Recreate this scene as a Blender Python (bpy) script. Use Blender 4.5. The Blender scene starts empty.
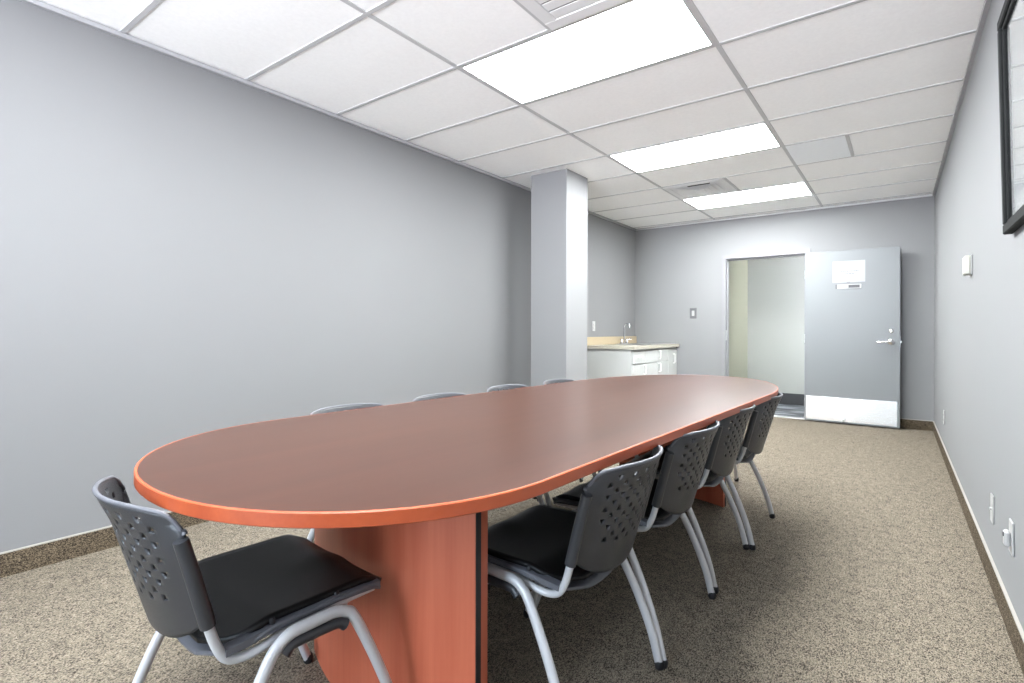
import bpy, math, random
from mathutils import Vector, Matrix
random.seed(7)
PI = math.pi
SC = bpy.context.scene
COL = SC.collection

# ------------------------------------------------------------------ materials
def new_mat(name):
    m = bpy.data.materials.new(name); m.use_nodes = True
    nt = m.node_tree; b = nt.nodes['Principled BSDF']
    return m, nt, b

def N(nt, typ, **kw):
    n = nt.nodes.new(typ)
    for k, v in kw.items():
        if k in n.inputs: n.inputs[k].default_value = v
        else: setattr(n, k, v)
    return n

def srgb(r, g, b):
    f = lambda c: (c/255/12.92) if c/255 <= .04045 else ((c/255+.055)/1.055)**2.4
    return (f(r), f(g), f(b), 1)

def plain(name, col, rough=.5, metal=0., spec=.5, noise=.0, nscale=40, bump=0., bscale=200, coat=0., aniso=0.):
    """one colour with a slight procedural mottling and optional bump"""
    m, nt, b = new_mat(name)
    b.inputs['Roughness'].default_value = rough
    b.inputs['Metallic'].default_value = metal
    b.inputs['Specular IOR Level'].default_value = spec
    b.inputs['Coat Weight'].default_value = coat
    tc = N(nt, 'ShaderNodeTexCoord')
    nz = N(nt, 'ShaderNodeTexNoise', Scale=nscale, Detail=3.)
    nt.links.new(tc.outputs['Object'], nz.inputs['Vector'])
    mx = N(nt, 'ShaderNodeMix', data_type='RGBA')
    mx.inputs[6].default_value = tuple(c*(1-noise) for c in col[:3])+(1,)
    mx.inputs[7].default_value = tuple(min(1, c*(1+noise)) for c in col[:3])+(1,)
    nt.links.new(nz.outputs['Fac'], mx.inputs[0])
    nt.links.new(mx.outputs[2], b.inputs['Base Color'])
    if bump:
        n2 = N(nt, 'ShaderNodeTexNoise', Scale=bscale, Detail=2.)
        nt.links.new(tc.outputs['Object'], n2.inputs['Vector'])
        bp = N(nt, 'ShaderNodeBump', Strength=bump, Distance=.002)
        nt.links.new(n2.outputs['Fac'], bp.inputs['Height'])
        nt.links.new(bp.outputs['Normal'], b.inputs['Normal'])
    return m

def emit(name, col, s):
    m, nt, b = new_mat(name)
    b.inputs['Base Color'].default_value = (.8, .8, .8, 1)
    b.inputs['Emission Color'].default_value = col
    b.inputs['Emission Strength'].default_value = s
    return m

def carpet(name, dark, mid, light, scale=1.):
    m, nt, b = new_mat(name)
    b.inputs['Roughness'].default_value = .95
    b.inputs['Specular IOR Level'].default_value = .15
    tc = N(nt, 'ShaderNodeTexCoord')
    mp = N(nt, 'ShaderNodeMapping')
    mp.inputs['Rotation'].default_value = (.3, .2, math.radians(38))
    mp.inputs['Scale'].default_value = (1, .55, 1)
    nt.links.new(tc.outputs['Object'], mp.inputs['Vector'])
    vo = N(nt, 'ShaderNodeTexVoronoi', Scale=400*scale, Randomness=.7)
    nt.links.new(mp.outputs['Vector'], vo.inputs['Vector'])
    sep = N(nt, 'ShaderNodeSeparateColor')
    nt.links.new(vo.outputs['Color'], sep.inputs[0])
    big = N(nt, 'ShaderNodeTexNoise', Scale=22., Detail=2.)
    nt.links.new(tc.outputs['Object'], big.inputs['Vector'])
    ad = N(nt, 'ShaderNodeMath', operation='MULTIPLY_ADD')
    nt.links.new(big.outputs['Fac'], ad.inputs[0]); ad.inputs[1].default_value = .5
    nt.links.new(sep.outputs[0], ad.inputs[2])
    sb = N(nt, 'ShaderNodeMath', operation='SUBTRACT'); sb.inputs[1].default_value = .25
    nt.links.new(ad.outputs[0], sb.inputs[0])
    rp = N(nt, 'ShaderNodeValToRGB')
    e = rp.color_ramp.elements
    e[0].position = .05; e[0].color = dark
    e[1].position = .95; e[1].color = light
    k = rp.color_ramp.elements.new(.42); k.color = mid
    nt.links.new(sb.outputs[0], rp.inputs['Fac'])
    nt.links.new(rp.outputs['Color'], b.inputs['Base Color'])
    bp = N(nt, 'ShaderNodeBump', Strength=.9, Distance=.004, invert=True)
    nt.links.new(vo.outputs['Distance'], bp.inputs['Height'])
    nt.links.new(bp.outputs['Normal'], b.inputs['Normal'])
    return m

def wood(name, c1, c2, rough, axis='Y', coat=0., spec=.5):
    m, nt, b = new_mat(name)
    b.inputs['Roughness'].default_value = rough
    b.inputs['Coat Weight'].default_value = coat
    b.inputs['Coat Roughness'].default_value = .22
    b.inputs['Specular IOR Level'].default_value = spec
    tc = N(nt, 'ShaderNodeTexCoord')
    mp = N(nt, 'ShaderNodeMapping')
    s = {'X': (.35, 9, 9), 'Y': (9, .35, 9), 'Z': (9, 9, .35)}[axis]
    mp.inputs['Scale'].default_value = s
    nt.links.new(tc.outputs['Object'], mp.inputs['Vector'])
    n1 = N(nt, 'ShaderNodeTexNoise', Scale=1.2, Detail=4., Distortion=.6)
    n2 = N(nt, 'ShaderNodeTexNoise', Scale=14., Detail=3.)
    for n in (n1, n2): nt.links.new(mp.outputs['Vector'], n.inputs['Vector'])
    ad = N(nt, 'ShaderNodeMath', operation='MULTIPLY_ADD')
    nt.links.new(n2.outputs['Fac'], ad.inputs[0]); ad.inputs[1].default_value = .3
    nt.links.new(n1.outputs['Fac'], ad.inputs[2])
    rp = N(nt, 'ShaderNodeValToRGB')
    e = rp.color_ramp.elements
    e[0].position = .35; e[0].color = c1; e[1].position = .95; e[1].color = c2
    nt.links.new(ad.outputs[0], rp.inputs['Fac'])
    nt.links.new(rp.outputs['Color'], b.inputs['Base Color'])
    return m

M = {}
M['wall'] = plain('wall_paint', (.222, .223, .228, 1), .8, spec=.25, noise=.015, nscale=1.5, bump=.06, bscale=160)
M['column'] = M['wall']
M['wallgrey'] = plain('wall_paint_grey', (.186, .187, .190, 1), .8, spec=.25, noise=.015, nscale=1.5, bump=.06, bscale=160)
M['tile'] = plain('ceiling_tile', (.93, .93, .92, 1), .9, noise=.05, nscale=60, bump=.25, bscale=260, spec=.2)
M['tinttile'] = plain('ceiling_tile_reflection_tint', (.88, .915, .94, 1), .9, noise=.04, nscale=60, bump=.25, bscale=260, spec=.2)  # slightly different tile, with a bluish reflection put into its colour
M['tbar'] = plain('grid_white', (.50, .50, .505, 1), .45, noise=.02)
M['angle'] = plain('wall_angle_grey', (.36, .36, .37, 1), .45, noise=.02)
M['ventwhite'] = plain('vent_white', (.74, .74, .74, 1), .45, noise=.02)
M['ventdark'] = plain('vent_dark', (.03, .03, .03, 1), .8, noise=.1)
M['lamp'] = emit('lamp_diffuser', (.95, .985, 1., 1), 14.5)
M['carpet'] = carpet('loop_carpet', srgb(54, 49, 43), srgb(113, 105, 92), srgb(154, 143, 127))
M['basecarpet'] = carpet('base_carpet', srgb(40, 34, 28), srgb(80, 70, 57), srgb(124, 111, 92), 1.)
M['cap'] = plain('base_cap', (.33, .31, .28, 1), .5, noise=.05)
M['top'] = wood('cherry_top', srgb(57, 36, 28), srgb(73, 47, 37), .29, 'Y', coat=.0, spec=.20)
M['edge'] = wood('cherry_edge', srgb(154, 62, 27), srgb(178, 84, 44), .38, 'Y', coat=.25)
M['ped'] = wood('cherry_base', srgb(166, 80, 55), srgb(192, 106, 78), .40, 'Z')
M['black'] = plain('black_strip', (.010, .010, .012, 1), .5, noise=.1)
M['plastic'] = plain('black_plastic', (.015, .016, .019, 1), .42, noise=.08, bump=.25, bscale=700)
M['backpl'] = plain('charcoal_plastic', (.031, .033, .038, 1), .38, spec=.6, noise=.08, bump=.25, bscale=700)
M['greypl'] = plain('grey_plastic', (.105, .108, .122, 1), .45, noise=.05, bump=.2, bscale=500)
M['seat'] = plain('seat_black', (.004, .004, .0045, 1), .42, spec=.3, noise=.1, bump=.3, bscale=900)
M['silver'] = plain('silver_paint', (.56, .565, .575, 1), .40, metal=.15, noise=.02)
M['chrome'] = plain('chrome', (.72, .72, .74, 1), .12, metal=1., noise=.02)
M['frame'] = plain('frame_paint', (.21, .207, .22, 1), .4, noise=.02)
M['doorp'] = plain('door_paint', (.185, .195, .203, 1), .45, spec=.35, noise=.03, nscale=2.)
M['doore'] = plain('door_edge', (.22, .23, .25, 1), .45, noise=.03)
M['paper'] = plain('paper', (.31, .31, .33, 1), .7, noise=.02)
M['ink'] = plain('ink', (.17, .17, .19, 1), .7, noise=.05)
M['inkdark'] = plain('ink_dark', (.06, .06, .065, 1), .5, noise=.05)
M['white'] = plain('white_plastic', (.36, .36, .355, 1), .35, noise=.02)
M['ivory'] = plain('ivory_plastic', (.44, .44, .385, 1), .4, noise=.02)
M['cabw'] = plain('cabinet_white', (.46, .47, .455, 1), .4, noise=.02)
M['pullw'] = plain('pull_white', (.72, .72, .70, 1), .3, noise=.02)
M['lam'] = plain('counter_beige', (.36, .29, .185, 1), .35, noise=.15, nscale=90)
M['lamtop'] = plain('counter_cream', (.40, .375, .315, 1), .35, noise=.10, nscale=90)
M['steel'] = plain('steel', (.55, .55, .55, 1), .28, metal=1., noise=.03)
M['cream'] = plain('corridor_cream', (.235, .235, .215, 1), .6, noise=.02, nscale=2)
M['creamy'] = plain('corridor_yellow', (.23, .225, .165, 1), .6, noise=.02, nscale=2)
M['rubber'] = plain('base_black', (.02, .02, .021, 1), .5, noise=.1)
M['art'] = plain('art_paper', (.42, .44, .45, 1), .6, noise=.10, nscale=3)
M['mat'] = plain('mat_board', (.55, .56, .57, 1), .7, noise=.01)
M['pblack'] = plain('picture_black', (.012, .013, .013, 1), .8, spec=.12, noise=.1)

def kick_material():
    m, nt, b = new_mat('brushed_steel')
    b.inputs['Base Color'].default_value = (.62, .62, .61, 1)
    b.inputs['Metallic'].default_value = 1.
    b.inputs['Roughness'].default_value = .27
    b.inputs['Anisotropic'].default_value = .9
    tg = N(nt, 'ShaderNodeCombineXYZ', X=0., Y=0., Z=1.)
    nt.links.new(tg.outputs[0], b.inputs['Tangent'])
    tc = N(nt, 'ShaderNodeTexCoord'); mp = N(nt, 'ShaderNodeMapping')
    mp.inputs['Scale'].default_value = (2, 2, 300)
    nz = N(nt, 'ShaderNodeTexNoise', Scale=3., Detail=2.)
    nt.links.new(tc.outputs['Object'], mp.inputs['Vector']); nt.links.new(mp.outputs['Vector'], nz.inputs['Vector'])
    bp = N(nt, 'ShaderNodeBump', Strength=.35, Distance=.001)
    nt.links.new(nz.outputs['Fac'], bp.inputs['Height']); nt.links.new(bp.outputs['Normal'], b.inputs['Normal'])
    return m
M['kick'] = kick_material()
M['switchgrey'] = plain('switch_grey', (.13, .13, .135, 1), .4, metal=.4, noise=.03)

def glass_material(name, refl=.9):
    m = bpy.data.materials.new(name); m.use_nodes = True
    nt = m.node_tree; nt.nodes.clear()
    out = N(nt, 'ShaderNodeOutputMaterial'); mx = N(nt, 'ShaderNodeMixShader')
    tr = N(nt, 'ShaderNodeBsdfTransparent'); gl = N(nt, 'ShaderNodeBsdfGlossy', Roughness=.02)
    fr = N(nt, 'ShaderNodeFresnel', IOR=1.5)
    ge = N(nt, 'ShaderNodeNewGeometry'); ma = N(nt, 'ShaderNodeMath', operation='MULTIPLY_ADD')
    ma.inputs[1].default_value = 1/1.5-1.5; ma.inputs[2].default_value = 1.5      # same reflectance on both faces of the sheet
    nt.links.new(ge.outputs['Backfacing'], ma.inputs[0]); nt.links.new(ma.outputs[0], fr.inputs['IOR'])
    nt.links.new(fr.outputs[0], mx.inputs[0]); nt.links.new(tr.outputs[0], mx.inputs[1]); nt.links.new(gl.outputs[0], mx.inputs[2])
    nt.links.new(mx.outputs[0], out.inputs['Surface'])
    return m
M['glass'] = glass_material('thin_glass')

def corridor_carpet():
    m, nt, b = new_mat('corridor_carpet')
    b.inputs['Roughness'].default_value = .9
    tc = N(nt, 'ShaderNodeTexCoord'); mp = N(nt, 'ShaderNodeMapping')
    mp.inputs['Scale'].default_value = (1.2, 7., 1)
    nt.links.new(tc.outputs['Object'], mp.inputs['Vector'])
    n1 = N(nt, 'ShaderNodeTexNoise', Scale=2.2, Detail=3.)
    nt.links.new(mp.outputs['Vector'], n1.inputs['Vector'])
    rp = N(nt, 'ShaderNodeValToRGB'); e = rp.color_ramp.elements
    e[0].position = .45; e[0].color = (.03, .032, .036, 1); e[1].position = .62; e[1].color = (.20, .21, .22, 1)
    nt.links.new(n1.outputs['Fac'], rp.inputs['Fac']); nt.links.new(rp.outputs['Color'], b.inputs['Base Color'])
    return m
M['corrcarpet'] = corridor_carpet()

# ------------------------------------------------------------------ mesh builder
class MB:
    def __init__(s): s.v = []; s.f = []; s.mi = []; s.sm = []
    def add(s, vs, fs, mi=0, smooth=False):
        o = len(s.v); s.v += [tuple(v) for v in vs]
        for f in fs:
            s.f.append(tuple(i+o for i in f)); s.mi.append(mi); s.sm.append(smooth)
        return s
    def box(s, x0, x1, y0, y1, z0, z1, mi=0, bev=0.):
        if bev:
            b = min(bev, (x1-x0)*.45, (y1-y0)*.45, (z1-z0)*.45)
            vs = []; idx = {}
            for ix, (xo, xi) in enumerate(((x0, x0+b), (x1, x1-b))):
                for iy, (yo, yi) in enumerate(((y0, y0+b), (y1, y1-b))):
                    for iz, (zo, zi) in enumerate(((z0, z0+b), (z1, z1-b))):
                        idx[ix, iy, iz, 0] = len(vs); vs.append((xo, yi, zi))
                        idx[ix, iy, iz, 1] = len(vs); vs.append((xi, yo, zi))
                        idx[ix, iy, iz, 2] = len(vs); vs.append((xi, yi, zo))
            fs = []
            q = [(0, 0), (1, 0), (1, 1), (0, 1)]
            for i in (0, 1):
                a = [idx[i, p, r, 0] for p, r in q]; fs.append(a if i else a[::-1])
                a = [idx[p, i, r, 1] for p, r in q]; fs.append(a[::-1] if i else a)
                a = [idx[p, r, i, 2] for p, r in q]; fs.append(a if i else a[::-1])
            for i in (0, 1):
                for j in (0, 1):
                    f1 = [idx[i, j, 0, 0], idx[i, j, 1, 0], idx[i, j, 1, 1], idx[i, j, 0, 1]]
                    f2 = [idx[i, 0, j, 0], idx[i, 1, j, 0], idx[i, 1, j, 2], idx[i, 0, j, 2]]
                    f3 = [idx[0, i, j, 1], idx[1, i, j, 1], idx[1, i, j, 2], idx[0, i, j, 2]]
                    fs.append(f1 if i == j else f1[::-1]); fs.append(f2[::-1] if i == j else f2); fs.append(f3 if i == j else f3[::-1])
            for k in [(a, b2, c) for a in (0, 1) for b2 in (0, 1) for c in (0, 1)]:
                t = [idx[k+(0,)], idx[k+(1,)], idx[k+(2,)]]
                fs.append(t if sum(k) % 2 == 1 else t[::-1])
            return s.add(vs, fs, mi)
        vs = [(x, y, z) for x in (x0, x1) for y in (y0, y1) for z in (z0, z1)]
        fs = [(0, 1, 3, 2), (4, 6, 7, 5), (0, 4, 5, 1), (2, 3, 7, 6), (0, 2, 6, 4), (1, 5, 7, 3)]
        return s.add(vs, fs, mi)
    def tube(s, pts, r, seg=10, mi=0, sub=6, flat=1., smooth_path=True, up=None, caps=True):
        P = [Vector(p) for p in pts]
        if smooth_path and len(P) > 2: P = catmull(P, sub)
        rr = r if callable(r) else (lambda t: r)
        n = len(P)
        T = []
        for i in range(n):
            a = P[max(i-1, 0)]; b = P[min(i+1, n-1)]; T.append((b-a).normalized())
        nrm = (Vector(up) if up else (Vector((0, 0, 1)) if abs(T[0].z) < .9 else Vector((1, 0, 0))))
        nrm = (nrm - T[0]*nrm.dot(T[0])).normalized()
        vs = []
        for i in range(n):
            nrm = (nrm - T[i]*nrm.dot(T[i])).normalized(); bn = T[i].cross(nrm)
            R = rr(i/(n-1))
            for k in range(seg):
                a = 2*PI*k/seg
                vs.append(P[i] + nrm*(math.cos(a)*R) + bn*(math.sin(a)*R*flat))
        fs = [(i*seg+k, i*seg+(k+1) % seg, (i+1)*seg+(k+1) % seg, (i+1)*seg+k) for i in range(n-1) for k in range(seg)]
        s.add(vs, fs, mi, True)
        if caps:
            s.add(vs[:seg], [tuple(range(seg))[::-1]], mi); s.add(vs[-seg:], [tuple(range(seg))], mi)
        return s
    def lathe(s, prof, c=(0, 0, 0), seg=20, mi=0, axis='Z', smooth=True):
        vs = []
        for r, h in prof:
            for k in range(seg):
                a = 2*PI*k/seg; x, y = r*math.cos(a), r*math.sin(a)
                p = {'Z': (x, y, h), 'Y': (x, h, -y), 'X': (h, x, y)}[axis]
                vs.append((c[0]+p[0], c[1]+p[1], c[2]+p[2]))
        n = len(prof)
        fs = [(i*seg+k, i*seg+(k+1) % seg, (i+1)*seg+(k+1) % seg, (i+1)*seg+k) for i in range(n-1) for k in range(seg)]
        s.add(vs, fs, mi, smooth)
        return s
    def prism(s, poly, z0, z1, mi=0, side_mi=None, smooth_side=False):
        n = len(poly)
        a = [(x, y, z0) for x, y in poly]; b = [(x, y, z1) for x, y in poly]
        s.add(a+b, [tuple(range(n))[::-1], tuple(range(n, 2*n))], mi)
        s.add(a+b, [(i, (i+1) % n, n+(i+1) % n, n+i) for i in range(n)], mi if side_mi is None else side_mi, smooth_side)
        return s
    def grid(s, fn, nu, nv, mi=0, smooth=True):
        vs = [fn(i/nu, j/nv) for j in range(nv+1) for i in range(nu+1)]
        fs = [(j*(nu+1)+i, j*(nu+1)+i+1, (j+1)*(nu+1)+i+1, (j+1)*(nu+1)+i) for j in range(nv) for i in range(nu)]
        return s.add(vs, fs, mi, smooth)
    def build(s, name, mats, parent=None, loc=None, solid=0., offset=-1., merge=False, sub=0):
        me = bpy.data.meshes.new(name)
        me.from_pydata(s.v, [], s.f)
        for m in (mats if isinstance(mats, (list, tuple)) else [mats]): me.materials.append(m)
        for p, mi, sm in zip(me.polygons, s.mi, s.sm): p.material_index = mi; p.use_smooth = sm
        me.update()
        import bmesh
        bm = bmesh.new(); bm.from_mesh(me)
        if merge: bmesh.ops.remove_doubles(bm, verts=bm.verts, dist=1e-5)
        if not solid: bmesh.ops.recalc_face_normals(bm, faces=bm.faces)
        bm.to_mesh(me); bm.free()
        o = bpy.data.objects.new(name, me); COL.objects.link(o)
        if parent is not None: o.parent = parent
        if loc: o.location = loc
        if sub:
            k = o.modifiers.new('sub', 'SUBSURF'); k.levels = sub; k.render_levels = sub
        if solid:
            k = o.modifiers.new('solid', 'SOLIDIFY'); k.thickness = solid; k.offset = offset
        return o

def catmull(P, sub):
    out = []
    n = len(P)
    for i in range(n-1):
        p0 = P[i-1] if i else P[0]*2-P[1]
        p1, p2 = P[i], P[i+1]
        p3 = P[i+2] if i+2 < n else P[-1]*2-P[-2]
        for k in range(sub):
            t = k/sub
            out.append(.5*((2*p1)+(p2-p0)*t+(2*p0-5*p1+4*p2-p3)*t*t+(3*p1-p0-3*p2+p3)*t*t*t))
    out.append(P[-1]); return out

def empty(name, loc=(0, 0, 0), rz=0.):
    o = bpy.data.objects.new(name, None); COL.objects.link(o)
    o.location = loc; o.rotation_euler = (0, 0, rz); o.empty_display_size = .1
    return o
def tag(o, label=None, cat=None, group=None, kind=None):
    for k, v in (('label', label), ('category', cat), ('group', group), ('kind', kind)):
        if v: o[k] = v
    return o
def struct(o): o['kind'] = 'structure'; return o
def copy_tree(o, parent=None):
    c = o.copy(); COL.objects.link(c)
    if parent is not None: c.parent = parent
    for ch in list(o.children): copy_tree(ch, c)
    return c

# ------------------------------------------------------------------ room dimensions (metres)
XL, YF, YB, ZC = -3.08, -2.60, 7.13, 2.504
WSK = .0085                               # the right wall runs very slightly out of square
def xr(y): return .269+WSK*(YB-y)
XR = xr(YF)
def right_strip(mb, off0, off1, y0, y1, z0, z1):
    """a straight strip along the right wall, off0 / off1 metres in front of it"""
    return mb.prism([(xr(y0)-off1, y0), (xr(y0)-off0, y0), (xr(y1)-off0, y1), (xr(y1)-off1, y1)], z0, z1)
T = .61; LX1, LX2 = -1.9782, -.7582; RY0 = 1.5488
DX0, DX1, DZ = -1.835, -.930, 1.975      # door opening in the back wall

# floor
struct(MB().box(XL-.1, XR+.1, YF-.1, YB+.06, -.1, 0).build('floor', M['carpet']))
# walls
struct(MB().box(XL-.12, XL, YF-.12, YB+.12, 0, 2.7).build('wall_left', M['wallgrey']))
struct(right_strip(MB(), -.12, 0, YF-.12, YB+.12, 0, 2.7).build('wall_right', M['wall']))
w = MB()
w.box(XL, DX0-.05, YB, YB+.12, 0, 2.7); w.box(DX1+.05, xr(YB)+.01, YB, YB+.12, 0, 2.7); w.box(DX0-.05, DX1+.05, YB, YB+.12, DZ+.05, 2.7)
struct(w.build('wall_back', M['wall']))
WINS = [(-1.75, -.58)]; WZ0, WZ1 = .60, 2.35
w = MB()
xs = [XL]+[v for ab in sorted(WINS) for v in ab]+[XR]
for i in range(0, len(xs), 2): w.box(xs[i], xs[i+1], YF-.12, YF, 0, 2.7)
for a, b in WINS: w.box(a, b, YF-.12, YF, 0, WZ0); w.box(a, b, YF-.12, YF, WZ1, 2.7)
struct(w.build('wall_front', M['wall']))
for i, (a, b) in enumerate(WINS):
    e = struct(empty('window_%d' % (i+1), ((a+b)/2, YF-.06, WZ0)))
    hw = (b-a)/2; hh = WZ1-WZ0
    f = MB(); t = .04
    f.box(-hw, -hw+t, -.03, .03, 0, hh); f.box(hw-t, hw, -.03, .03, 0, hh)
    f.box(-hw+t, hw-t, -.03, .03, 0, t); f.box(-hw+t, hw-t, -.03, .03, hh-t, hh); f.box(-.015, .015, -.02, .02, t, hh-t)
    f.build('window_frame', M['frame'], e)
    MB().box(-hw+t, hw-t, -.003, .003, t, hh-t).build('window_pane', M['glass'], e)
    MB().box(-hw-.03, hw+.03, .03, .12, -.025, 0).build('window_sill', M['frame'], e)

# ceiling: lay-in tiles with a real grid of T bars
c = MB()
c.box(XL, XR, YF, YB, ZC+.004, ZC+.06)
ceil = struct(c.build('ceiling', M['tile']))
g = MB(); hw = .012; zt0, zt1 = ZC, ZC+.0045
for x in (LX1, LX2): g.box(x-hw, x+hw, YF, YB, zt0, zt1)
rows = [RY0+T*k for k in range(-7, 10) if YF < RY0+T*k < YB-.05]
for y in rows:
    for a, b in ((XL, LX1-hw), (LX1+hw, LX2-hw), (LX2+hw, XR)): g.box(a, b, y-hw, y+hw, zt0, zt1)
g.box(-1.366-hw, -1.366+hw, RY0+hw, RY0+T-hw, zt0, zt1)                 # split bay with the return grille
g.box(-1.366-hw, -1.366+hw, RY0+6*T+hw, RY0+7*T-hw, zt0, zt1)           # split bay with the diffuser
g.box(-.335-hw, -.335+hw, RY0+5*T+hw, RY0+6*T-hw, zt0, zt1)             # cut tile on the right
g.build('ceiling_grid', M['tbar'], ceil)
MB().box(LX2+hw, -.335-hw, RY0+5*T+hw, RY0+6*T-hw, ZC+.001, ZC+.0045).build('ceiling_tile', M['tinttile'], ceil)
a = MB()
a.box(XL, XL+.022, YF, YB, ZC-.024, ZC-.002)
right_strip(a, 0, .018, YF, YB, ZC-.024, ZC-.002)
struct(a.build('trim_3', M['angle']))
struct(MB().box(XL+.022, xr(YB)-.018, YB-.02, YB, ZC-.022, ZC-.002).build('trim_4', M['tbar']))

# carpet baseboards with a thin cap
def base_box(name, x0, x1, y0, y1, hgt=.1, capx=0):
    o = struct(MB().box(x0, x1, y0, y1, 0, hgt).build(name, M['basecarpet']))
    MB().box(x0, x1, y0, y1, hgt, hgt+.006).build('baseboard_cap', M['cap'], o)
    return o
base_box('baseboard_left', XL, XL+.010, YF, YB)
o = struct(right_strip(MB(), 0, .010, YF, YB-.01, 0, .1).build('baseboard_right', M['basecarpet']))
right_strip(MB(), 0, .010, YF, YB-.01, .1, .106).build('baseboard_cap', M['cap'], o)
o = base_box('baseboard_back', DX1+.055, xr(YB)-.01, YB-.01, YB)
base_box('baseboard_back_left', XL+.62, DX0-.055, YB-.01, YB)

# column standing free of the left wall
struct(MB().box(-2.812, -2.424, 4.095, 4.49, 0, ZC+.004, bev=.004).build('column', M['column']))
cb = MB()
cb.box(-2.822, -2.414, 4.085, 4.095, 0, .1); cb.box(-2.822, -2.414, 4.49, 4.525, 0, .1)
cb.box(-2.822, -2.812, 4.095, 4.49, 0, .1); cb.box(-2.424, -2.414, 4.095, 4.49, 0, .1)
struct(cb.build('baseboard_column', M['basecarpet']))

# ------------------------------------------------------------------ ceiling lights and vents
def ceiling_light(y0, label):
    e = empty('ceiling_light', ((LX1+LX2)/2, y0+T/2, ZC+.004)); tag(e, label, 'ceiling light', 'recessed ceiling light panels')
    hx, hy = T-hw, T/2-hw
    f = MB(); t = .012
    for x0, x1, yy0, yy1 in ((-hx, hx, -hy, -hy+t), (-hx, hx, hy-t, hy), (-hx, -hx+t, -hy+t, hy-t), (hx-t, hx, -hy+t, hy-t)):
        f.box(x0, x1, yy0, yy1, -.004, -.0002)
    f.build('frame', M['tbar'], e)
    MB().box(-hx+t, hx-t, -hy+t, hy-t, -.0035, -.0005).build('diffuser', M['lamp'], e)
    return e
ceiling_light(RY0+T, 'bright rectangular ceiling light panel nearest, above the front half of the table')
ceiling_light(RY0+4*T, 'bright rectangular ceiling light panel right of the column top')
ceiling_light(RY0+7*T, 'bright rectangular ceiling light panel closest to the back wall, beyond the vent')
ceiling_light(RY0-2*T, 'ceiling light panel overhead, just before the near end of the table')

# return grille, beside the nearest light
e = empty('return_grille', ((-1.366+LX2)/2, RY0+T/2, ZC+.004)); tag(e, 'white louvered return air grille in the ceiling beside the nearest light panel', 'vent')
h2 = T/2-hw
f = MB(); t = .065
for x0, x1, y0, y1 in ((-h2, h2, -h2, -h2+t), (-h2, h2, h2-t, h2), (-h2, -h2+t, -h2+t, h2-t), (h2-t, h2, -h2+t, h2-t)):
    f.box(x0, x1, y0, y1, -.016, -.0005, bev=.003)
f.build('frame', M['ventwhite'], e)
MB().box(-h2+t, h2-t, -h2+t, h2-t, -.004, -.0005).build('backing', M['inkdark'], e)
s = MB()
ny = 7
for k in range(ny):
    y = -h2+t+(k+.5)*(2*h2-2*t)/ny
    s.box(-h2+t, h2-t, y-.0285, y+.0285, -.013, -.007, bev=.002)
s.build('louvers', M['ventwhite'], e)

# four way supply diffuser
e = empty('air_diffuser', ((LX1-1.366)/2, RY0+6.5*T, ZC+.004)); tag(e, 'white square air diffuser in the ceiling just before the farthest light panel', 'vent')
def ring(mb, r0, z0, r1, z1):
    q = [(-1, -1), (1, -1), (1, 1), (-1, 1)]
    a = [(x*r0, y*r0, z0) for x, y in q]; b = [(x*r1, y*r1, z1) for x, y in q]
    a2 = [(x*r0, y*r0, z0+.002) for x, y in q]; b2 = [(x*r1, y*r1, z1+.002) for x, y in q]
    mb.add(a+b+a2+b2, [(i, (i+1) % 4, 4+(i+1) % 4, 4+i) for i in range(4)]+[(8+i, 12+i, 12+(i+1) % 4, 8+(i+1) % 4) for i in range(4)]
           + [(i, 8+i, 8+(i+1) % 4, (i+1) % 4) for i in range(4)]+[(4+i, 4+(i+1) % 4, 12+(i+1) % 4, 12+i) for i in range(4)])
f = MB(); ring(f, h2, -.008, h2-.055, -.012); f.build('frame', M['ventwhite'], e)
MB().box(-h2+.03, h2-.03, -h2+.03, h2-.03, -.0035, -.0005)  .build('backing', M['ventwhite'], e)
MB().box(-.06, .15, -.238, -.206, -.0145, -.0036).build('slot_shade', M['ventdark'], e)  # dark strip put in for the shaded gap beside the near louver
f = MB()
for r in (.203, .150, .098): ring(f, r, -.018, r-.044, -.007)
f.box(-.05, .05, -.05, .05, -.022, -.018)
f.build('louvers', M['ventwhite'], e)

# ------------------------------------------------------------------ door frame, door, corridor
f = MB()
for sgn, x in ((-1, DX0), (1, DX1)):
    x0, x1 = (x-.05, x) if sgn < 0 else (x, x+.05)
    f.box(x0, x1, YB-.022, YB+.14, 0, DZ+.0)
f.box(DX0-.05, DX1+.05, YB-.022, YB+.14, DZ, DZ+.05)
# door stop on three sides
f.box(DX0, DX0+.016, YB+.04, YB+.09, 0, DZ); f.box(DX1-.016, DX1, YB+.04, YB+.09, 0, DZ); f.box(DX0+.016, DX1-.016, YB+.04, YB+.09, DZ-.016, DZ)
fr = struct(f.build('trim_1', M['frame']))
MB().box(DX0+.0005, DX0+.003, YB-.01, YB+.03, .93, 1.06).build('strike_plate', M['steel'], fr)
struct(MB().box(DX0, DX1, YB-.03, YB+.08, 0, .008, bev=.003).build('trim_2', M['steel']))

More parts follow.
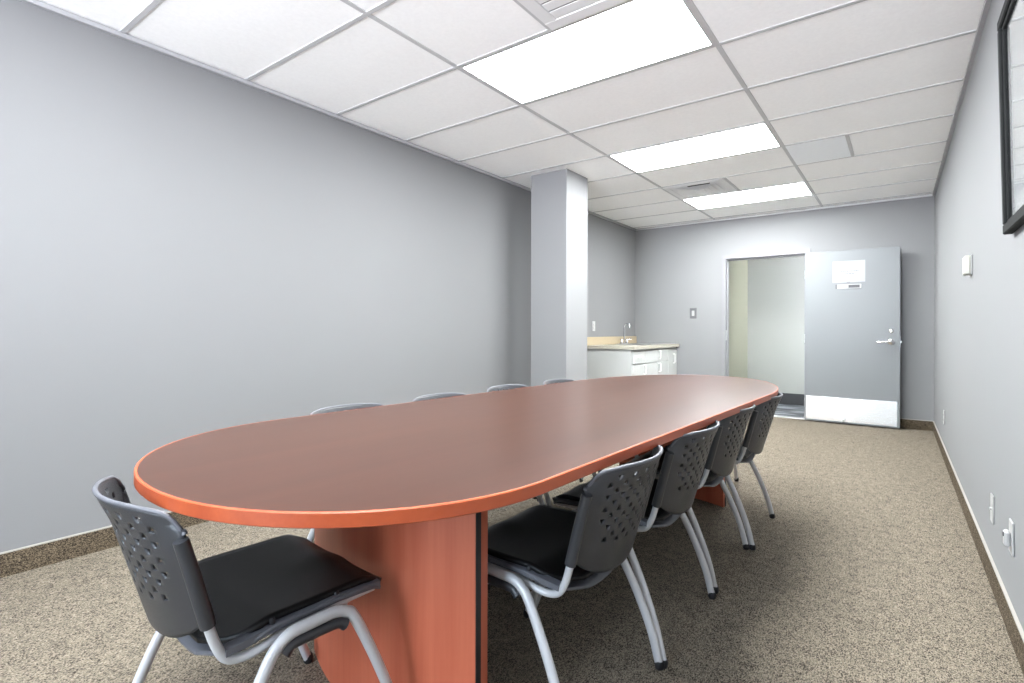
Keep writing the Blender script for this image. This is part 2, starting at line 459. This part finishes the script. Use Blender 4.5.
# door leaf, swung open flat against the wall; origin at the hinge
DW, DH, DT = .895, 1.945, .045
d = struct(empty('door_1', (DX1+.012, YB-.085, .014), math.radians(-1.2)))
MB().box(0, DW, -DT, 0, 0, DH, bev=.002).build('door_leaf', M['doorp'], d)
MB().box(DW, DW+.003, -DT+.004, -.004, .01, DH-.01).build('edge_strip', M['doore'], d)
MB().box(.012, DW-.022, -DT-.003, -DT, .018, .285, bev=.001).build('kick_plate', M['kick'], d)
hd = MB()
hx, hz = DW-.075, .925
hd.lathe([(0, -DT-.012), (.030, -DT-.012), (.034, -DT-.006), (.034, -DT)], (hx, 0, hz), 24, axis='Y')
hd.lathe([(.012, -DT-.012), (.011, -DT-.05), (.0, -DT-.05)], (hx, 0, hz), 16, axis='Y')
hd.tube([(hx+.008, -DT-.045, hz+.002), (hx-.03, -DT-.048, hz+.002), (hx-.085, -DT-.046, hz-.003), (hx-.125, -DT-.038, hz-.006)], .0095, 12)
hd.build('lever_handle', M['chrome'], d)
lk = MB(); lk.lathe([(0, -DT-.008), (.02, -DT-.008), (.023, -DT-.004), (.023, -DT)], (hx, 0, hz+.115), 24, axis='Y')
lk.box(hx-.002, hx+.002, -DT-.0095, -DT-.008, hz+.106, hz+.124)
lk.build('deadbolt', M['chrome'], d)
lt = MB(); lt.box(DW+.003, DW+.005, -DT+.01, -.01, hz-.06, hz+.06); lt.box(DW+.005, DW+.018, -.03, -.014, hz-.012, hz+.012, bev=.003)
lt.build('latch', M['steel'], d)
for z in (.2, .95, 1.7):
    hg = MB(); hg.lathe([(0, z-.05), (.007, z-.05), (.007, z+.05), (0, z+.05)], (-.005, .002, 0), 12); hg.build('hinge', M['steel'], d)
st = MB(); st.lathe([(0, -DT-.030), (.012, -DT-.030), (.014, -DT-.022), (.010, -DT-.012), (.016, -DT-.003), (.016, -DT)], (.385, 0, .035), 16, axis='Y')
st.build('door_bumper', M['steel'], d)

# paper notice and sliding sign on the door (stuck on: things of their own); flat at the door face
dm = Matrix.Translation(d.location) @ Matrix.Rotation(d.rotation_euler.z, 4, 'Z')
def on_door(x, z, dy): return dm @ Vector((x, -DT-dy, z))
def doorthing(name, x, z, dy, label, cat):
    e = empty(name, on_door(x, z, dy), d.rotation_euler.z); tag(e, label, cat); return e
e = doorthing('paper_notice', .432, 1.705, .0006, 'white paper notice taped high on the open grey door', 'notice')
MB().box(-.155, .155, -.001, 0, -.120, .120).build('sheet', M['paper'], e)
t = MB()
def words_line(mb, x0, x1, z, h):
    x = x0
    while x < x1:
        wv = min(random.uniform(.008, .026), x1-x); mb.box(x, x+wv, -.0016, -.001, z-h/2, z+h/2); x += wv+.005
for x0, x1, z, h_ in ((-.020, .03, .083, .006), (-.09, .092, .004, .008), (-.055, .055, -.024, .008)):
    t = MB(); words_line(t, x0, x1, z, h_); t.build('lettering', M['ink'], e)
MB().box(-.016, .016, -.0022, -.001, -.132, -.114).build('tape', M['ink'], e)
e = doorthing('sliding_sign', .430, 1.538, .0006, 'small white and dark grey sliding sign below the notice on the open door', 'sign')
f = MB(); f.box(-.122, .122, -.006, 0, -.024, .024, bev=.002); f.build('holder', M['white'], e)
MB().box(-.122, -.110, -.009, -.006, -.024, .024).build('end_cap', M['inkdark'], e)
MB().box(.0, .106, -.008, -.006, -.016, .016).build('slider', M['inkdark'], e)
t = MB(); words_line(t, -.098, -.018, -.002, .006); 
t.build('lettering', M['ink'], e)

# corridor behind the door
CY = 8.42
struct(MB().box(-3.2, 1.2, YB+.06, CY+.1, -.1, -.001).build('floor_corridor', M['corrcarpet']))
struct(MB().box(-1.86, 1.2, CY, CY+.1, 0, 2.7).build('wall_corridor', M['cream']))
struct(MB().box(-1.96, -1.86, YB+.14, CY+.1, 0, 2.7).build('wall_corridor_left', M['creamy']))
struct(MB().box(1.1, 1.2, YB+.12, CY, 0, 2.7).build('wall_corridor_right', M['cream']))
struct(MB().box(-1.96, 1.2, YB+.12, CY+.1, 2.5, 2.6).build('ceiling_corridor', M['tile']))
struct(MB().box(-1.86, 1.1, CY-.01, CY, 0, .16).build('baseboard_corridor', M['rubber']))
e = empty('ceiling_light', (-.2, 7.85, 2.5)); tag(e, 'ceiling light panel in the corridor past the doorway', 'ceiling light')
f = MB(); f.box(-.32, .32, -.32, -.3, -.02, 0); f.box(-.32, .32, .3, .32, -.02, 0); f.box(-.32, -.3, -.3, .3, -.02, 0); f.box(.3, .32, -.3, .3, -.02, 0)
f.build('frame', M['tbar'], e)
M['lamp2'] = emit('corridor_diffuser', (1., .96, .86, 1), .35)
MB().box(-.3, .3, -.3, .3, -.012, -.002).build('diffuser', M['lamp2'], e)

# ------------------------------------------------------------------ wall fittings
def wall_plate_right(name, y, z, label, cat, kind):
    e = empty(name, (xr(y)-.0005, y, z), -PI/2+WSK); tag(e, label, cat, None)   # local +x runs towards the viewer (-y), local -y points into the room
    MB().box(-.035, .035, -.006, 0, -.058, .058, bev=.003).build('cover_plate', M['white'], e)
    if kind == 'duplex':
        for dz in (-.02, .02):
            MB().lathe([(0, -.009), (.014, -.009), (.016, -.006)], (0, 0, dz), 20, axis='Y').build('socket', M['white'], e)
            s_ = MB(); s_.box(-.007, -.005, -.0096, -.009, dz-.003, dz+.006); s_.box(.005, .007, -.0096, -.009, dz-.003, dz+.006)
            s_.build('slots', M['inkdark'], e)
    elif kind == 'plug':
        MB().box(-.018, .018, -.024, -.006, -.032, .022, bev=.006).build('socket_block', M['white'], e)
        MB().box(-.010, .010, -.027, -.024, .002, .016).build('socket', M['inkdark'], e)
    else:
        MB().lathe([(0, -.012), (.006, -.012), (.0065, -.006)], (0, 0, 0), 14, axis='Y').build('jack', M['white'], e)
    return e
wall_plate_right('wall_outlet', 5.67, .340, 'white outlet plate low on the right wall near the back corner', 'outlet', 'duplex')
wall_plate_right('wall_plate', 2.951, .320, 'slim white wall plate low on the right wall, farther of the near pair', 'wall plate', 'jack')
wall_plate_right('wall_outlet', 2.501, .343, 'white outlet with raised block low on the right wall, closest of the plates', 'outlet', 'plug')
# thermostat
e = empty('thermostat', (xr(3.75)-.0005, 3.75, 1.410), -PI/2+WSK); tag(e, 'small ivory thermostat box on the right wall between picture and door corner', 'thermostat')
MB().box(-.056, .056, -.008, 0, -.054, .054, bev=.003).build('base_plate', M['white'], e)
MB().box(-.050, .050, -.034, -.008, -.05, .05, bev=.005).build('cover', M['ivory'], e)
f = MB(); f.box(-.054, -.050, -.026, -.012, .008, .040); f.build('lever', M['inkdark'], e)
# light switch on the back wall
e = empty('light_switch', (-2.255, YB-.0005, 1.285)); tag(e, 'steel light switch plate with white rocker on the back wall left of the doorway', 'switch')
MB().box(-.044, .044, -.005, 0, -.070, .070, bev=.003).build('cover_plate', M['switchgrey'], e)
MB().box(-.018, .018, -.010, -.005, -.036, .036, bev=.003).build('rocker', M['white'], e)
# outlet on the left wall above the counter
e = empty('wall_outlet', (XL+.0005, 5.86, 1.105), PI/2); tag(e, 'white outlet on the left wall above the counter backsplash', 'outlet')
MB().box(-.036, .036, -.006, 0, -.060, .060, bev=.003).build('cover_plate', M['white'], e)
for dz in (-.02, .02):
    MB().lathe([(0, -.009), (.014, -.009), (.016, -.006)], (0, 0, dz), 20, axis='Y').build('socket', M['white'], e)

# framed picture on the right wall, top leaning a little off the wall
pw, ph = 1.10, .745
e = empty('framed_picture', (xr(2.50-pw/2)-.0085, 2.50-pw/2, 1.393)); tag(e, 'large black framed picture hanging on the right wall', 'picture')
e.rotation_euler = (0, 0, -PI/2)
tilt = Matrix.Rotation(math.radians(1.25), 4, 'X')
e.rotation_euler = (Matrix.Rotation(-PI/2+WSK, 4, 'Z') @ tilt).to_euler()
fw = .034
f = MB()
for (x0, x1, z0, z1) in ((-pw/2, pw/2, 0, fw), (-pw/2, pw/2, ph-fw, ph), (-pw/2, -pw/2+fw, fw, ph-fw), (pw/2-fw, pw/2, fw, ph-fw)):
    f.box(x0, x1, -.020, .008, z0, z1, bev=.004)
f.build('frame', M['pblack'], e)
f = MB(); iw = .012
for (x0, x1, z0, z1) in ((-pw/2+fw, pw/2-fw, fw, fw+iw), (-pw/2+fw, pw/2-fw, ph-fw-iw, ph-fw), (-pw/2+fw, -pw/2+fw+iw, fw+iw, ph-fw-iw), (pw/2-fw-iw, pw/2-fw, fw+iw, ph-fw-iw)):
    f.box(x0, x1, -.012, .004, z0, z1, bev=.003)
f.build('inner_frame', M['pblack'], e)
MB().box(-pw/2+fw+iw, pw/2-fw-iw, .0, .004, fw+iw, ph-fw-iw).build('mat_board', M['mat'], e)
b_ = .075
MB().box(-pw/2+fw+b_, pw/2-fw-b_, -.001, 0, fw+b_, ph-fw-b_).build('print', M['art'], e)
MB().box(-pw/2+fw+iw, pw/2-fw-iw, -.0055, -.0035, fw+iw, ph-fw-iw).build('glass', M['glass'], e)

# ------------------------------------------------------------------ kitchenette
CX1, CY0, CY1, CZ = -2.47, 5.66, YB, .835
e = empty('base_cabinet', (XL, CY0, 0)); tag(e, 'white base cabinet with white pulls in the corner beyond the column', 'cabinet')
cw, cl = CX1-XL, CY1-CY0
f = MB(); f.box(0.001, cw-.02, 0, cl-.001, .1, CZ); f.box(.001, cw-.08, .02, cl-.001, 0, .1)
f.build('body', M['cabw'], e)
def front(name, y0, y1, z0, z1, pull):
    p = MB().box(cw-.0195, cw, y0, y1, z0, z1, bev=.003).build(name, M['cabw'], e)
    if pull:
        a, b = pull; A = Vector((cw, *a)); B = Vector((cw, *b)); o = Vector((.028, 0, 0))
        m = (A+B)/2
        MB().tube([A, A+o*.8, A.lerp(B, .15)+o, m+o*1.05, A.lerp(B, .85)+o, B+o*.8, B], .0065, 8, sub=4).build('pull', M['pullw'], p)
    return p
front('drawer', .012, .36, .665, .815, ((.12, .745), (.23, .745)))
front('drawer_front', .37, 1.12, .665, .815, ((.78, .70), (.78, .80)))
front('door', .012, .36, .12, .655, ((.31, .54), (.31, .64)))
front('door', .37, .74, .12, .655, None)
front('door', .75, 1.12, .12, .655, ((.79, .54), (.79, .64)))
front('door', 1.13, cl-.02, .12, .815, ((1.30, .62), (1.30, .74)))
# worktop with a cut-out for the basin, thing of its own
SX0, SX1, SY0, SY1 = XL+.14, XL+.50, 6.22, 6.80
e = empty('countertop', (0, 0, CZ)); tag(e, 'beige laminate countertop with backsplash on the white cabinet', 'countertop')
f = MB(); tz = .036; a = CX1+.025
f.box(XL+.001, a, CY0-.02, SY0, 0, tz); f.box(XL+.001, a, SY1, YB-.001, 0, tz); f.box(XL+.001, SX0, SY0, SY1, 0, tz); f.box(SX1, a, SY0, SY1, 0, tz)
f.build('worktop', M['lamtop'], e)
f = MB(); f.box(XL+.001, XL+.022, CY0-.02, YB-.001, tz, tz+.10, bev=.002)
f.build('backsplash', M['lam'], e)
f = MB(); f.box(a, a+.004, CY0-.02, YB-.001, 0, tz); f.box(XL+.001, a, CY0-.024, CY0-.02, 0, tz)
f.build('edge_strip', M['lamtop'], e)
# basin
e = empty('sink', ((SX0+SX1)/2, (SY0+SY1)/2, CZ+tz)); tag(e, 'stainless steel sink set in the beige countertop', 'sink')
sx, sy = (SX1-SX0)/2, (SY1-SY0)/2
f = MB(); q = [(-1, -1), (1, -1), (1, 1), (-1, 1)]
rings = [(sx+.02, sy+.02, .002), (sx+.018, sy+.018, .007), (sx-.008, sy-.008, .006), (sx-.02, sy-.02, -.02), (sx-.035, sy-.035, -.15)]
for (a0, b0, z0), (a1, b1, z1) in zip(rings, rings[1:]):
    f.add([(x*a0, y*b0, z0) for x, y in q]+[(x*a1, y*b1, z1) for x, y in q], [(i, (i+1) % 4, 4+(i+1) % 4, 4+i) for i in range(4)])
f.add([(x*(sx-.035), y*(sy-.035), -.15) for x, y in q], [(0, 1, 2, 3)])
f.build('basin', M['steel'], e)
# faucet
e = empty('faucet', (XL+.095, 6.55, CZ+tz)); tag(e, 'chrome gooseneck faucet behind the sink', 'faucet')
f = MB(); f.box(-.024, .024, -.105, .105, 0, .016, bev=.007); f.build('base', M['chrome'], e)
f = MB(); f.tube([(0, 0, .012), (0, 0, .20), (.008, -.01, .245), (.04, -.02, .272), (.078, -.03, .262), (.095, -.035, .225), (.097, -.035, .205)], .0085, 12); f.build('spout', M['chrome'], e)
for y in (-.08, .08):
    f = MB(); f.lathe([(0, .016), (.019, .016), (.016, .045), (.021, .05), (.021, .068), (0, .07)], (0, y, 0), 16)
    f.tube([(0, y, .06), (.03, y*1.2, .066), (.055, y*1.35, .07)], .006, 8); f.build('tap_handle', M['chrome'], e)

# ------------------------------------------------------------------ conference table
TZ, TH = .742, .028
tb = empty('conference_table', (-1.118, 2.108, 0), -.054)
tag(tb, 'long oval cherry wood conference table in the middle of the room', 'table')
def outline(inset=0., n=36):
    """oval top: slightly bowed sides, the far end a little narrower and longer"""
    L = 1.696; ex = 2.097; out = []
    for sg, e_ in ((1, .842), (-1, .532)):
        for i in range(n+1):
            t_ = PI*i/n; c_, s_ = math.cos(t_), math.sin(t_)
            x = math.copysign(abs(c_)**(2/ex), c_)*sg; y = sg*(L-e_+abs(s_)**(2/ex)*e_)
            w_ = .526 - .034*y/L + .055*(1-(y/L)**2)
            out.append((x*(w_-inset), y*(1-inset/L)))
    res = []
    for i, p in enumerate(out):
        q = out[(i+1) % len(out)]
        d_ = math.hypot(q[0]-p[0], q[1]-p[1])
        if d_ < 1e-6: continue
        k = max(1, int(d_/.09))
        res += [(p[0]+(q[0]-p[0])*m_/k, p[1]+(q[1]-p[1])*m_/k) for m_ in range(k)]
    return res
oI, oA, oB = outline(.006), outline(0.), outline(.002)
MB().prism(outline(.0055), TZ-TH+.0005, TZ-.0002).build('tabletop', M['top'], tb)
f = MB(); n = len(oA)
lv = [(oI, TZ-TH), (oB, TZ-TH), (oA, TZ-TH+.002), (oA, TZ-.002), (oB, TZ), (oI, TZ)]
for (o0, z0), (o1, z1) in zip(lv, lv[1:]):
    vs = [(x, y, z0) for x, y in o0]+[(x, y, z1) for x, y in o1]
    f.add(vs, [(i, (i+1) % n, n+(i+1) % n, n+i) for i in range(n)], 0, True)
f.build('edge_band', M['edge'], tb)
def pedestal(xc, yc, hwp, sg):
    # curved slab base, bulging towards its table end (sg = -1 near, +1 far)
    sag, th = .075, .044
    def arc(off, k=24):
        return [(xc-hwp+2*hwp*i/k, yc+sg*(sag*(1-((i/k)*2-1)**2)+off)) for i in range(k+1)]
    p = MB().prism(arc(0)+arc(-th)[::-1], .0, TZ-TH-.0005).build('pedestal', M['ped'], tb)
    for sx_ in (-1, 1):
        x = xc+sx_*hwp
        a_, b_ = (yc+.001, yc+.017) if sg < 0 else (yc-.017, yc-.001)
        MB().box(min(x, x+sx_*.003), max(x, x+sx_*.003), a_, b_, .0, TZ-TH-.001).build('edge_groove', M['black'], p)
    return p
pedestal(-.018, -1.115, .366, -1); pedestal(-.15, 1.235, .345, 1)

# ------------------------------------------------------------------ chairs
def lerp(a, b, t): return a+(b-a)*t
def sstep(a, b, t):
    t = max(0, min(1, (t-a)/(b-a))); return t*t*(3-2*t)

def back_point(s, t):
    """s -1..1 across, t 0..1 up the backrest; local frame, chair faces +y"""
    a = abs(s)
    corner = sstep(.78, 1.02, a)*sstep(.84, 1., t)
    half = .203 + .014*t - .008*corner
    zb = .418 + .070*a**2.6
    zt = .722 - .020*a**4
    z = lerp(zb, zt, t) - .030*corner*corner
    h = (z-.402)/.32
    y = -.230 - .092*h + (.056+.018*sstep(.7, 1., h))*a**2 - .010*sstep(.75, 1.02, h)*(1-a**2.2)
    return Vector((s*half, y, z))

def make_chair(name='stacking_chair'):
    root = empty(name)
    # backrest with triangular perforations
    nc, nr = 17, 17
    mb = MB()
    c0, c1, r0, r1 = 2, 15, 5, 16
    def hole(i, j):
        if not (c0 <= i < c1 and r0 <= j < r1): return False
        if (i+j) % 2: return False
        if j < r0+2 and (i < c0+1 or i >= c1-1): return False
        return True
    P = lambda u, v: back_point(u*2-1, v)
    for j in range(nr):
        for i in range(nc):
            u0, u1, v0, v1 = i/nc, (i+1)/nc, j/nr, (j+1)/nr
            um, vm = (u0+u1)/2, (v0+v1)/2
            outer = [(u0, v0), (um, v0), (u1, v0), (u1, vm), (u1, v1), (um, v1), (u0, v1), (u0, vm)]
            if hole(i, j):
                up = 1 if (i//1 + j//2) % 2 else -1
                du, dv = (u1-u0)*.36, (v1-v0)*.40
                tri = [(-1, -1), (0, -1), (1, -1), (.55, 0), (.06, 1), (0, 1), (-.06, 1), (-.55, 0)]
                if up < 0: tri = [(-.06, -1), (0, -1), (.06, -1), (.55, 0), (1, 1), (0, 1), (-1, 1), (-.55, 0)]
                inner = [(um+a*du, vm+b*dv) for a, b in tri]
                vs = [P(*q) for q in outer]+[P(*q) for q in inner]
                mb.add(vs, [(k, (k+1) % 8, 8+(k+1) % 8, 8+k) for k in range(8)], 0, True)
            else:
                vs = [P(*q) for q in outer]+[P(um, vm)]
                mb.add(vs, [(0, 1, 8, 7), (1, 2, 3, 8), (8, 3, 4, 5), (7, 8, 5, 6)], 0, True)
    bk = mb.build('backrest', M['backpl'], root, solid=.006, offset=0., merge=True)
    # rounded rim along the top edge; lighter grey paints in the light it catches
    rim = MB()
    pts = [back_point(-1+2*k/24, .7+.3*1) for k in range(25)]
    side = [back_point(-1, v) for v in (.86, .92)]
    side2 = [back_point(1, v) for v in (.92, .86)]
    rim.tube(side+pts+side2, .0048, 8, sub=2)
    rim.build('rim', M['greypl'], bk)
    # seat
    def seat_pt(u, v, grow=0., dz=0.):
        s = u*2-1; a = abs(s)
        w = .206+grow
        if v < .22: w *= (1-((.22-v)/.22)**2.4*.50)
        if v > .90: w *= (1-((v-.90)/.10)**2*.06)
        y = lerp(-.185-grow*.2, .210, v)
        z = .444 + .006*a**2 - .010*(1-a**2)*math.sin(PI*min(v/.8, 1)) + .007*math.exp(-(s/.25)**2)*sstep(.55, .95, v)
        z -= .030*sstep(.84, 1.06, v) + .040*(1-sstep(-.05, .30, v))
        return Vector((s*w, y, z+dz))
    mb = MB().grid(lambda u, v: seat_pt(u, v), 24, 24)
    st_ = mb.build('seat', M['seat'], root, solid=.012, offset=-1.)
    mb = MB().grid(lambda u, v: seat_pt(u, v*.96, .012, -.016-.022*(1-sstep(0, .3, v))*(1-abs(u*2-1)**2*.6)), 20, 16)
    mb.build('seat_shell', M['greypl'], root, solid=.008, offset=-1.)
    # side rails along the seat edge with small fasteners
    for sg in (-1, 1):
        r_ = MB()
        x0, x1 = (.193, .216)
        pr = [(x0, -.012), (x1, -.012), (x1, .002), (x0+.004, .006)]
        ys = [-.17, -.05, .08, .19]
        zz = [.420, .432, .436, .430]
        vs = [(sg*px, y, z+pz) for y, z in zip(ys, zz) for px, pz in pr]
        k = 4
        r_.add(vs, [(i*k+q_, i*k+(q_+1) % k, (i+1)*k+(q_+1) % k, (i+1)*k+q_) for i in range(3) for q_ in range(k)]+[(0, 1, 2, 3), (15, 14, 13, 12)])
        rl = r_.build('seat_rail', M['greypl'], root)
        for y in (-.075, .075):
            MB().lathe([(0, .0085), (.006, .0085), (.007, .002), (.007, -.004)], (sg*.205, y, .4365), 10).build('fastener', M['black'], rl)
    # frame
    for sg in (-1, 1):
        g_ = MB().tube([(sg*.264, -.246, .014), (sg*.260, -.218, .12), (sg*.252, -.165, .25), (sg*.242, -.104, .365), (sg*.238, -.076, .398), (sg*.236, -.048, .412),
                        (sg*.236, -.01, .415), (sg*.236, .050, .416), (sg*.238, .080, .408), (sg*.242, .102, .386), (sg*.250, .154, .27), (sg*.258, .208, .13), (sg*.264, .254, .014)],
                       .0115, 12, sub=6, flat=1.15)
        lg = g_.build('leg_frame', M['silver'], root)
        for y in (-.247, .256):
            MB().lathe([(0, 0), (.0125, 0), (.0145, .005), (.0145, .020), (.012, .026)], (sg*.2645, y, 0), 14).build('foot_cap', M['black'], lg)
        b_ = MB().tube([(sg*.239, -.066, .376), (sg*.238, -.054, .386), (sg*.237, -.038, .3905), (sg*.237, .045, .391), (sg*.238, .066, .388), (sg*.239, .078, .380)],
                       lambda t: .0125+.002*(abs(t-.5)*2)**4, 10, sub=4)
        b_.build('stacking_bumper', M['backpl'], lg)
        u_ = MB().tube([(sg*.192, .185, .412), (sg*.198, .10, .413), (sg*.205, -.03, .405), (sg*.208, -.095, .394), (sg*.205, -.135, .390), (sg*.204, -.165, .400), (sg*.204, -.183, .43),
                        (sg*.208, -.200, .48), (sg*.214, -.232, .60), (sg*.215, -.246, .655)], .0098, 12, sub=5)
        ut = u_.build('support_tube', M['silver'], root)
        # bracket joining leg frame and support tube
        for y in (-.03, .05):
            MB().tube([(sg*.204, y, .406), (sg*.236, y, .414)], .009, 8).build('bracket', M['silver'], ut)
        MB().tube([(sg*.210, -.201, .482), (sg*.214, -.231, .595), (sg*.2155, -.250, .664)], lambda t: .0148-.0010*t, 14, sub=6).build('back_sleeve', M['backpl'], bk)
    # cross bar under the seat
    MB().tube([(-.2, .10, .404), (.2, .10, .404)], .009, 10).build('cross_bar', M['silver'], root)
    MB().tube([(-.2, -.06, .398), (.2, -.06, .398)], .009, 10).build('cross_bar', M['silver'], root)
    return root

G = 'black plastic stacking chairs around the conference table'
CH = [
    (-1.275, .690, -4.5, 'black perforated chair at the near rounded end of the table, turned to face its length'),
    (-.856, 1.338, 90, 'black perforated chair nearest on the right side of the table, first of that row'),
    (-.850, 1.883, 90, 'black perforated chair second from the front along the right side of the table'),
    (-.854, 2.466, 90, 'black perforated chair third along the right side of the table'),
    (-.832, 3.000, 91, 'black perforated chair closest to the doorway on the right side of the table'),
    (-1.650, 1.41, -90, 'chair on the wall side of the table, only its backrest rim showing, nearest of four'),
    (-1.615, 1.935, -90, 'chair on the wall side of the table, backrest rim second from the front'),
    (-1.600, 2.48, -90, 'chair on the wall side of the table, backrest rim just left of the column'),
    (-1.553, 2.985, -90, 'chair on the wall side of the table, backrest rim in front of the column'),
    (-1.200, 3.67, 180, 'chair hidden behind the far end of the table, one rear leg showing below'),
]
proto = make_chair()
for i, (x, y, r, lab) in enumerate(CH):
    o = proto if i == 0 else copy_tree(proto)
    o.location = (x, y, 0); o.rotation_euler = (0, 0, math.radians(r))
    tag(o, lab, 'chair', G)

# ------------------------------------------------------------------ light
wd = bpy.data.worlds.new('World'); SC.world = wd; wd.use_nodes = True
wn = wd.node_tree; bg = wn.nodes['Background']
# bright overcast sky above, extra-bright lower half added to light the ceiling
wtc = N(wn, 'ShaderNodeTexCoord'); wsx = N(wn, 'ShaderNodeSeparateXYZ'); wmr = N(wn, 'ShaderNodeMapRange')
wmr.inputs[1].default_value = -.03; wmr.inputs[2].default_value = .03
wmx = N(wn, 'ShaderNodeMix', data_type='RGBA')
wmx.inputs[6].default_value = (2.6, 2.72, 3.0, 1); wmx.inputs[7].default_value = (.60, .72, .85, 1)
wn.links.new(wtc.outputs['Generated'], wsx.inputs[0]); wn.links.new(wsx.outputs['Z'], wmr.inputs[0])
wn.links.new(wmr.outputs[0], wmx.inputs[0]); wn.links.new(wmx.outputs[2], bg.inputs['Color'])
bg.inputs['Strength'].default_value = 8.6
for i, (a, b) in enumerate(WINS):
    L = bpy.data.lights.new('window_portal', 'AREA'); L.shape = 'RECTANGLE'; L.size = b-a; L.size_y = WZ1-WZ0
    L.cycles.is_portal = True
    lo = bpy.data.objects.new('window_portal', L); COL.objects.link(lo)
    lo.location = ((a+b)/2, YF-.11, (WZ0+WZ1)/2); lo.rotation_euler = (PI/2, 0, PI)   # faces into the room (+y)
    lo.rotation_euler = Vector((0, 1, 0)).to_track_quat('-Z', 'Z').to_euler()

# ------------------------------------------------------------------ camera (solved from the ceiling grid)
F_, YAW, ROLL, SH, HC = 527.865, .6371, .0024, 11.724, 1.0578
cd = bpy.data.cameras.new('camera'); co = bpy.data.objects.new('camera', cd); COL.objects.link(co)
cd.sensor_width = 36.; cd.sensor_fit = 'HORIZONTAL'; cd.lens = F_/1024*36; cd.shift_y = -SH/1024
cd.clip_start = .02
cy_, sy_ = math.cos(YAW), math.sin(YAW); cr, sr = math.cos(ROLL), math.sin(ROLL)
R0 = Vector((cy_, sy_, 0)); FW = Vector((-sy_, cy_, 0)); U0 = Vector((0, 0, 1))
R_ = R0*cr+U0*sr; U_ = -R0*sr+U0*cr
mw = Matrix.Identity(4)
for i in range(3): mw[i][0] = R_[i]; mw[i][1] = U_[i]; mw[i][2] = -FW[i]
mw[2][3] = HC
co.matrix_world = mw
SC.camera = co

vs_ = SC.view_settings
vs_.view_transform = 'Standard'; vs_.look = 'None'; vs_.gamma = 1.; vs_.use_curve_mapping = False
vs_.exposure = 2.06
SC.cycles.use_denoising = True
SC.cycles.max_bounces = 14; SC.cycles.diffuse_bounces = 8; SC.cycles.glossy_bounces = 6
SC.cycles.sample_clamp_indirect = 8.
